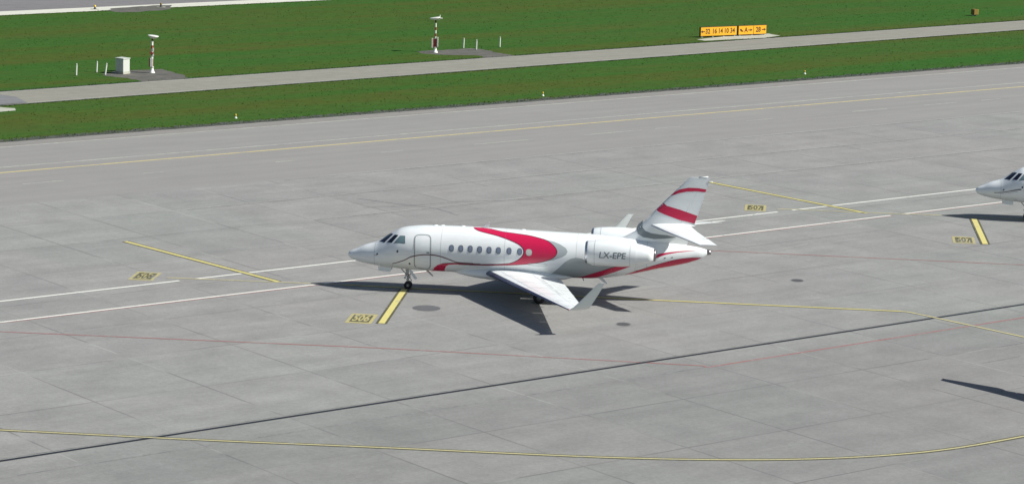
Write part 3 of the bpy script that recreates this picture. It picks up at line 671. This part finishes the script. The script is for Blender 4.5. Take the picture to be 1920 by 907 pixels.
            for k in range(-16,17): bmesh.ops.bisect_plane(t0,geom=t0.verts[:]+t0.edges[:]+t0.faces[:],plane_co=(k*.08,0,0),plane_no=(1,0,0),dist=1e-6)
            t0.verts.index_update(); V=[(v.co.x,v.co.y) for v in t0.verts]; F=[[v.index for v in f.verts] for f in t0.faces]; t0.free()
            vs=[]
            for (a,b) in V:
                x=15.12+(a+.14*b)*(1 if sd_==1 else -1) ; th=(b-.02)/.73; r=nr(x)+.007
                vs.append(bm.verts.new((x,cen[1]-sd_*r*math.cos(th),cen[2]+r*math.sin(th))))
            for f in F:
                try: bm.faces.new([vs[i] for i in f])
                except ValueError: pass
            bmesh.ops.triangulate(bm,faces=bm.faces[:]); orient_out(bm,lambda c_:(0,c_.y-cen[1],c_.z-cen[2])); obj('registration',bm,['letter'],na)
        # pylon
        secs=[((14.25,-sd_*.85,3.02),(17.0,-sd_*.55,3.02),.055,(0,0,1)),((14.35,-sd_*1.55,3.00),(16.7,-sd_*1.5,3.00),.06,(0,0,1))]
        bm=bmesh.new(); foil(bm,secs,0,1,14,0,0); smooth_by_angle(obj('engine_pylon',bm,['white'],J),50)
    # fin
    def fsec(z): return ((lerpt(FINLE,z),0,z),(lerpt(FINTE,z),0,z),.085+.02*max(0,(4.2-z)),(0,1,0))
    zs=[3.2,3.5,3.7,3.9,4.2,4.43,4.8,5.22,5.7,6.16,6.6,6.98,7.06]
    bm=bmesh.new(); foil(bm,[fsec(z) for z in zs if z<4.7],0,1.0,22,0,0); 
    n0=0
    bm2=bm
    fz=[z for z in zs if z>=4.43]; fz[0]=4.40
    def hinge(z): return .715
    foil(bm,[fsec(z) for z in fz],0,.712,18,0,0)
    for f in bm.faces: f.smooth=False
    fin=obj('tail_fin',bm,['white','red','deep_red','mid_grey','seam','metal'],J)
    smooth_by_angle(fin,30)
    bm=bmesh.new(); foil(bm,[fsec(z) for z in [z for z in fz if z>=4.8 or z==4.40][0:]],.72,1.0,8,0,0,0); rud=smooth_by_angle(obj('rudder',bm,['white'],fin),30)
    if livery=='red':
        bm=bmesh.new()
        for key,mi,off in (('fin_big',0,.008),('fin_small',0,.008),('fin_grey',1,.006)):
            for sg in (-1,1):
                P=[tuple(q) for q in DEC[key]]
                if key!='fin_grey': P=[(min(max(x,lerpt(FINLE,z)+.01),lerpt(FINTE,z)-.005),z) for x,z in P]
                patch_on(bm,P,lambda u,v:Vector((u,sg*(fin_half(u,v)+off),v)),mi,.10)
        orient_out(bm,lambda c_:(0,c_.y,0)); obj('painted_bands',bm,['red','mid_grey'],fin)
    bm=bmesh.new(); foil(bm,[((lerpt(FINLE,z)-.006,0,z),(lerpt(FINTE,z),0,z),.088,(0,1,0)) for z in (4.5,5.2,6.2,6.95)],0,.018,5,0,0,.004); obj('leading_edge',bm,['metal'],fin,True)
    bm=bmesh.new(); tube(bm,(19.6,0,7.05),(20.1,0,7.12),.05,.03,10); tube(bm,(20.1,0,6.85),(20.38,0,6.86),.025,.015,8); obj('tail_beacon',bm,['white'],fin,True)
    # tailplanes
    for sd_ in (1,-1):
        H=[((16.98,.04,4.28),(19.25,.04,4.36),.10,(0,0,1)),((17.9,1.3,4.17),(19.72,1.3,4.24),.095,(0,0,1)),((19.0,2.6,4.04),(20.32,2.6,4.10),.09,(0,0,1)),((19.78,3.55,3.95),(20.80,3.55,3.985),.08,(0,0,1)),((19.90,3.66,3.94),(20.87,3.66,3.975),.05,(0,0,1))]
        bm=bmesh.new(); foil(bm,wl(sd_,H),.03,.72,14,0,-.004); tp=smooth_by_angle(obj('tailplane',bm,['white'],J))
        bm=bmesh.new(); foil(bm,wl(sd_,H),0,.028,6,0,-.004); smooth_by_angle(obj('leading_edge',bm,['metal'],tp))
        bm=bmesh.new(); foil(bm,wl(sd_,[H[0],H[1],((18.97,2.56,4.044),(20.30,2.56,4.104),.09,(0,0,1))]),.728,.97,6,0,-.004); smooth_by_angle(obj('elevator',bm,['white'],tp))
        bm=bmesh.new(); foil(bm,wl(sd_,H[2:]),.722,1.0,6,0,-.004); smooth_by_angle(obj('elevator_horn',bm,['white'],tp))
    bm=bmesh.new(); revolve(bm,[(16.7,.01),(17.1,.10),(17.8,.16),(18.6,.15),(19.2,.09),(19.5,.01)],'X',(0,0,4.32),24); fix(bm); obj('tail_fillet',bm,['white'],J,True)
    # landing gear
    def wheel(parent,x,y,r,wd):
        bm=bmesh.new(); revolve(bm,[(-wd/2,r*.45),(-wd/2,r*.86),(-wd*.36,r*.97),(-wd*.15,r),(wd*.15,r),(wd*.36,r*.97),(wd/2,r*.86),(wd/2,r*.45)],'Y',(x,y,r),28); fix(bm); wh=obj('wheel',bm,['tyre'],parent,True)
        bm=bmesh.new(); revolve(bm,[(-wd*.46,.001),(-wd*.46,r*.2),(-wd*.30,r*.34),(-wd*.46,r*.55),(wd*.46,r*.55),(wd*.30,r*.34),(wd*.46,r*.2),(wd*.46,.001)],'Y',(x,y,r),20); fix(bm); obj('rim',bm,['rimgrey'],wh,True)
    bm=bmesh.new(); tube(bm,(3.40,0,1.25),(3.43,0,.62),.075,.065); tube(bm,(3.43,0,.62),(3.46,0,.22),.04,.04); tube(bm,(3.46,-.2,.22),(3.46,.2,.22),.035)
    tube(bm,(2.98,0,1.22),(3.42,0,.74),.03); tube(bm,(3.50,0,.70),(3.66,0,.50),.022); tube(bm,(3.66,0,.50),(3.49,0,.30),.022)
    tube(bm,(3.42,-.14,.80),(3.42,.14,.80),.05); tube(bm,(3.42,.1,.62),(3.62,.1,.92),.02); tube(bm,(3.42,-.1,.62),(3.62,-.1,.92),.02)
    tube(bm,(3.30,.06,1.15),(3.36,.06,.85),.03); tube(bm,(3.42,0,.50),(3.42,0,.56),.085,.085); tube(bm,(3.30,0,.66),(3.24,0,.60),.05); tube(bm,(3.48,-.10,1.1),(3.52,-.08,.55),.02); tube(bm,(3.52,.08,1.1),(3.56,.08,.6),.02)
    ng=obj('nose_gear',bm,['strut'],J,False); smooth_by_angle(ng)
    wheel(ng,3.46,-.14,.225,.13); wheel(ng,3.46,.14,.225,.13)
    for y in (-.13,.13):
        bm=bmesh.new(); tube(bm,(3.36,y,.80),(3.30,y,.795),.07,.085,14); obj('landing_light',bm,['mastwhite'],ng)
    def plate(nm,P,th,m,parent=J):
        bm=bmesh.new(); A=[bm.verts.new(Vector(p)+Vector((0,th/2,0))) for p in P]; B=[bm.verts.new(Vector(p)-Vector((0,th/2,0))) for p in P]; n=len(P)
        bm.faces.new(A); bm.faces.new(B[::-1])
        for i in range(n): bm.faces.new((A[i],A[(i+1)%n],B[(i+1)%n],B[i]))
        return obj(nm,fix(bm),[m],parent)
    plate('nose_gear_door',[(1.78,-.30,1.28),(1.80,-.32,1.04),(2.44,-.32,.98),(2.50,-.32,1.03),(2.52,-.30,1.22)],.025,'white')
    plate('nose_gear_door',[(1.78,.30,1.28),(1.80,.32,1.04),(2.44,.32,.98),(2.50,.32,1.03),(2.52,.30,1.22)],.025,'white')
    bm=bmesh.new()
    for y in (-.20,.20): tube(bm,(3.55,y,1.02),(3.88,y,.60),.018)
    box(bm,(3.74,0,.84),(.62,.40,.025),0,0,0,Matrix.Rotation(math.radians(52),4,'Y')); obj('rear_gear_door',bm,['white'],ng)
    for sd_ in (1,-1):
        y=-sd_*2.2
        bm=bmesh.new(); tube(bm,(11.0,y,1.2),(11.08,y,.60),.085,.075); tube(bm,(11.08,y,.60),(11.12,y,.31),.055); tube(bm,(11.12,y-.27,.31),(11.12,y+.27,.31),.05); tube(bm,(11.02,y*.62,1.1),(11.08,y,.66),.04); tube(bm,(11.2,y,.72),(11.42,y,.52),.025); tube(bm,(11.42,y,.52),(11.16,y,.36),.025)
        mg=smooth_by_angle(obj('main_gear',bm,['strut'],J)); wheel(mg,11.12,y-.2,.33,.2); wheel(mg,11.12,y+.2,.33,.2)
        plate('gear_door',[(10.75,y-sd_*.16,1.14),(10.8,y-sd_*.18,.70),(11.35,y-sd_*.18,.68),(11.45,y-sd_*.16,1.12)],.03,'white',mg)
    # antennas and probes
    plate('antenna',[(4.42,0,1.12),(4.60,0,1.12),(4.90,0,.80),(4.82,0,.79)],.03,'strut'); plate('antenna',[(14.18,0,1.16),(14.42,0,1.20),(14.72,0,.84),(14.60,0,.83)],.03,'white')
    plate('antenna',[(13.28,0,1.12),(13.34,0,1.12),(13.40,0,.94),(13.36,0,.94)],.02,'stripe_grey')
    plate('antenna',[(7.62,0,3.72),(7.95,0,3.72),(8.02,0,4.02),(7.94,0,4.03)],.03,'white')
    for x in (4.95,5.35,6.5,9.9): 
        bm=bmesh.new(); r=bmesh.ops.create_uvsphere(bm,u_segments=14,v_segments=8,radius=.09); bmesh.ops.scale(bm,vec=(1.6,.8,.5),verts=r['verts']); bmesh.ops.translate(bm,vec=(x,0,pch(BX,BT,x)-.02),verts=r['verts']); obj('antenna_bump',bm,['white'],J,True)
    for sd_ in (1,-1):
        q=body_pt(1.78,1.5,.0,sd_); bm=bmesh.new(); tube(bm,q,q+Vector((.0,-sd_*.09,-.02)),.015); tube(bm,q+Vector((.02,-sd_*.09,-.02)),q+Vector((-.16,-sd_*.10,-.02)),.012); obj('pitot_probe',bm,['hot'],J)
    return J
GR='business jets parked on the apron'
j1=make_jet('white business jet with red and grey swooshes, complete at the middle of the apron','red',GR)
j1.location=(-9.23,158.12,0); j1.rotation_euler=(0,0,-math.radians(6.016))
j2=make_jet('white business jet whose nose pokes in at the right edge, thin dark stripe','plain',GR)
j2.location=(30.65,187.03,0); j2.rotation_euler=(0,0,-math.radians(6.3))
j3=copy_tree(j2); j3['label']='larger jet just out of view, casting the pointed dark shadow at the lower right edge'; j3.location=(32.19,112.13,0); j3.rotation_euler=(0,0,math.radians(67.68)); j3.scale=(1.42,1.42,1.42)

# ------------------------------------------------------------------ things on the grass
def dirsign(): return 0
# guidance sign: two yellow cabinets on a low rail
SA=math.atan2(296.47-292.16,25.9-18.75)
SX,SY=18.75,292.16
def sign(u0,u1,items,label,dividers=()):
    L=u1-u0; c=Vector((SX+math.cos(SA)*u0,SY+math.sin(SA)*u0,0)); T=thing('taxiway_sign',label,'sign',c,SA,'yellow taxiway guidance signs')
    H=.98
    bm=bmesh.new(); box(bm,(L/2,.11,.10+H/2),(L,.22,H),0,0,.015); obj('cabinet',bm,['signframe'],T)
    bm=bmesh.new(); box(bm,(L/2,-.006,.10+H/2),(L-.10,.016,H-.10)); pn=obj('face_panel',bm,['signyellow'],T)
    for (u,txt,sz) in items:
        V,F=text_mesh(txt,sz,.018,(.9,1.05)); obj('lettering',([(u+x,-.020,.10+H/2+y) for x,y in V],[],F),['signink'],pn)
    def arrow(u,d,up=0):
        P=[(-.26,.045),(.02,.045),(.02,.15),(.28,0),(.02,-.15),(.02,-.045),(-.26,-.045)]
        a=math.radians({'l':180,'r':0,'ul':150}[d]); Q=[(x*math.cos(a)-y*math.sin(a),x*math.sin(a)+y*math.cos(a)) for x,y in P]
        tr=geometry.tessellate_polygon([[Vector((x,y,0)) for x,y in Q]]); obj('arrow',([(u+x,-.020,.10+H/2+y) for x,y in Q],[],[tuple(t) for t in tr]),['signink'],pn)
    for u,d in dividers: 
        if d=='|': bm=bmesh.new(); box(bm,(u,-.020,.10+H/2),(.035,.012,H-.14)); obj('divider',bm,['signink'],pn)
        else: arrow(u,d)
    n=max(2,int(L//1.3)+1)
    for i in range(n):
        bm=bmesh.new(); u=.25+(L-.5)*i/(n-1); box(bm,(u,.11,.05),(.10,.14,.12)); box(bm,(u,.11,.011),(.24,.28,.02)); obj('foot',bm,['strut'],T)
LT=math.hypot(7.15,4.31); k=LT/124.0
sign(0,68*k,[(13.5*k,'32',.66),(26*k,'16',.66),(37*k,'14',.66),(48*k,'10',.66),(59.5*k,'34',.66)],'longer yellow sign reading 32 16 14 10 34 beside the service road',((4.6*k,'l'),))
sign(70.5*k,LT,[(14.5*k,'A',.66),(37.5*k,'28',.70)],'shorter yellow sign with letter A between arrows and 28 beside it',((6*k,'ul'),(22.5*k,'r'),(28.7*k,'|'),(48*k,'r')))
# small sign seen from behind at far right
T=thing('sign_box','small dark yellow sign box seen from its side near the top right corner','sign',(51.67,322.9,0),math.radians(35))
bm=bmesh.new(); box(bm,(0,0,.44),(.62,.55,.62),0,0,.02); obj('cabinet',bm,['boxyellow'],T)
bm=bmesh.new(); box(bm,(.325,0,.44),(.03,.50,.58)); obj('face_panel',bm,['lampyellow'],T)
for x in (-.2,.2): 
    bm=bmesh.new(); box(bm,(x,0,.07),(.08,.3,.14)); obj('foot',bm,['strut'],T)
# masts
def mast(x,y,kind,label):
    T=thing('lighting_mast',label,'mast',(x,y,0),0,'red and white masts on the grass')
    bm=bmesh.new(); revolve(bm,[(0,.26),(.05,.26),(.10,.20),(.42,.12),(.48,.12),(.50,.17),(.54,.17),(.55,.02)],'Z',(0,0,0),20); fix(bm); obj('base',bm,['mastwhite'],T,True)
    bands=[(.55,1.25,0),(1.25,1.55,1),(1.55,1.85,0),(1.85,2.15,1),(2.15,2.45,0),(2.45,2.85,1)]
    bm=bmesh.new()
    for a,b,c_ in bands: tube(bm,(0,0,a),(0,0,b),.10 if kind==0 else .075,.10 if kind==0 else .075,14,c_)
    bm.faces.ensure_lookup_table(); obj('pole',bm,['mastred','mastwhite'],T)
    if kind==0:
        bm=bmesh.new(); box(bm,(-.03,-.17,.95),(.24,.16,.78),0,0,.015); obj('equipment_case',bm,['mastwhite'],T)
        bm=bmesh.new(); box(bm,(-.20,-.05,.95),(.12,.22,.80),0,0,.015); obj('equipment_case',bm,['mastred'],T)
        bm=bmesh.new(); box(bm,(-.02,-.12,1.75),(.34,.10,.10)); box(bm,(-.16,-.12,1.85),(.08,.08,.2)); obj('bracket',bm,['mastred'],T)
        for z in (1.62,2.1): bm=bmesh.new(); box(bm,(.10,-.1,z),(.12,.12,.26),0,0,.01); obj('junction_box',bm,['mastwhite'],T)
        prof=[(3.02,.02),(3.05,.16),(3.16,.38),(3.28,.47),(3.32,.48),(3.33,.44),(3.30,.02)]
        bm=bmesh.new(); revolve(bm,prof,'Z',(.08,0,0),28); bmesh.ops.scale(bm,vec=(1,1,1),verts=bm.verts[:]); bmesh.ops.rotate(bm,cent=(0,0,3.1),matrix=Matrix.Rotation(math.radians(6),3,'Y'),verts=bm.verts[:]); fix(bm); obj('lamp_head',bm,['mastwhite'],T,True)
        bm=bmesh.new(); tube(bm,(0,0,2.82),(.04,0,3.06),.07,.10,12); obj('head_mount',bm,['signframe'],T)
    else:
        for dx in (-.30,.22): 
            bm=bmesh.new(); box(bm,(dx,-.08,.92+.12*(dx>0)),(.13,.16,.92),0,0,.015); obj('equipment_case',bm,['mastwhite'],T)
        bm=bmesh.new(); box(bm,(-.04,-.04,.92),(.36,.14,.80),0,0,.015); obj('equipment_case',bm,['mastred'],T)
        bm=bmesh.new(); tube(bm,(-.36,-.02,.55),(.28,-.02,.55),.03); tube(bm,(-.36,-.02,1.2),(.28,-.02,1.2),.03); obj('bracket',bm,['strut'],T)
        prof=[(-.02,.01),(0,.14),(.10,.36),(.20,.46),(.25,.47),(.27,.44),(.23,.02)]
        bm=bmesh.new(); revolve(bm,prof,'Z',(-.06,0,3.12),28); bmesh.ops.scale(bm,vec=(1.1,.8,1),verts=bm.verts[:]); bmesh.ops.rotate(bm,cent=(0,0,3.2),matrix=Matrix.Rotation(math.radians(-9),3,'Y'),verts=bm.verts[:]); fix(bm); obj('lamp_head',bm,['mastwhite'],T,True)
        bm=bmesh.new(); box(bm,(.50,-.05,3.32),(.26,.16,.12),0,0,.02); tube(bm,(.36,-.05,3.4),(.40,-.05,3.62),.03,.05,10); tube(bm,(.2,-.05,3.1),(.5,-.05,3.3),.03); obj('side_sensor',bm,['mastwhite'],T)
        bm=bmesh.new(); tube(bm,(0,0,2.8),(-.02,0,3.14),.06,.09,12); obj('head_mount',bm,['signframe'],T)
mast(-32.28,251.06,0,'banded mast standing on gravel right beside the grey cabinet')
mast(-7.87,272.47,1,'banded mast with tilted head and side sensor, farther from the cabinet')
# cabinet
T=thing('utility_cabinet','pale grey utility cabinet standing on the gravel left of a mast','cabinet',(-34.75,250.1,0),math.radians(-38))
bm=bmesh.new(); box(bm,(0,0,.10),(1.04,.84,.20)); obj('plinth',bm,['slab'],T)
bm=bmesh.new(); box(bm,(0,0,.76),(.98,.78,1.12),0,0,.012); obj('cabinet_body',bm,['cab'],T)
bm=bmesh.new(); box(bm,(0,0,1.36),(1.08,.88,.07),0,0,.01); obj('lid',bm,['cab'],T)
for x in (-.245,.245):
    bm=bmesh.new(); box(bm,(x,-.397,.76),(.465,.02,1.02),0,0,.004); d=obj('door',bm,['cab'],T); bm=bmesh.new(); box(bm,(x*.35,-.412,.78),(.03,.02,.16)); obj('handle',bm,['strut'],d)
# marker posts
def post(x,y,h,tilt,label,w_=.15):
    T=thing('marker_post',label,'post',(x,y,0),math.radians(20),'white marker posts on the grass'); T.rotation_euler=(0,math.radians(tilt),math.radians(20))
    bm=bmesh.new(); tube(bm,(0,0,-.05),(0,0,h-.16),w_/2,w_/2*.95,14); obj('shaft',bm,['post'],T,False)
    bm=bmesh.new(); tube(bm,(0,0,h-.15),(0,0,h-.03),w_/2*.8,w_/2*.8,14); revolve(bm,[(h-.03,w_/2*.8),(h,.02)],'Z',(0,0,0),14); obj('cap',bm,['cab'],T)
    bm=bmesh.new(); tube(bm,(0,0,-.01),(0,0,.04),w_*.8,w_*.7,14); obj('foot',bm,['gravel'],T)
post(-38.48,247.75,1.06,2,'leftmost white post, alone on the grass left of the cabinet')
post(-37.09,250.36,1.0,3,'white post left of the cabinet, farther back of its close pair')
post(-36.09,248.67,1.06,8,'leaning white post next to the grey cabinet')
post(-5.25,276.7,1.02,2,'white post nearest the mast with the side sensor',.14)
post(-3.98,275.65,1.02,1,'middle white post at the far edge of the right gravel patch',.14)
post(-1.73,278.48,1.04,1,'rightmost white post standing alone on grass',.14)
# grass edge markers
def marker(x,y,label):
    T=thing('edge_marker',label,'marker',(x,y,0),0,'small edge markers on the taxiway grass')
    bm=bmesh.new(); revolve(bm,[(0,.13),(.03,.13),(.05,.09),(.14,.06),(.15,.001)],'Z',(0,0,0),16); fix(bm); obj('base',bm,['cab'],T,True)
    bm=bmesh.new(); tube(bm,(0,0,.14),(0,0,.22),.04); obj('stem',bm,['dark'],T)
    bm=bmesh.new(); revolve(bm,[(.20,.055),(.30,.055),(.34,.035),(.36,.001)],'Z',(0,0,0),16); fix(bm); obj('lens',bm,['lampyellow'],T,True)
marker(-22.15,224.01,'edge marker on the grass at left, nearest the viewer')
marker(2.3,242.83,'edge marker on the grass edge near the picture centre')
marker(26.75,263.61,'edge marker on the grass edge toward the right')
def rlight(x,y,label,c):
    T=thing('runway_light',label,'light',(x,y,0),0,'runway edge lights at the top left')
    bm=bmesh.new(); box(bm,(0,0,.02),(.9,.5,.04)); obj('footing',bm,['slab'],T)
    bm=bmesh.new(); revolve(bm,[(.04,.16),(.08,.16),(.12,.09),(.26,.09),(.27,.001)],'Z',(0,0,0),16); fix(bm); obj('base',bm,['dark'],T,True)
    bm=bmesh.new(); revolve(bm,[(.27,.11),(.40,.11),(.46,.06),(.47,.001)],'Z',(0,0,0),16); fix(bm); obj('lens',bm,[c],T,True)
rlight(-45.13,303.44,'orange runway edge light standing before the white strip','lampyellow')
rlight(-38.6,307.53,'dark runway edge light at the end of the gravel strip','boxyellow')
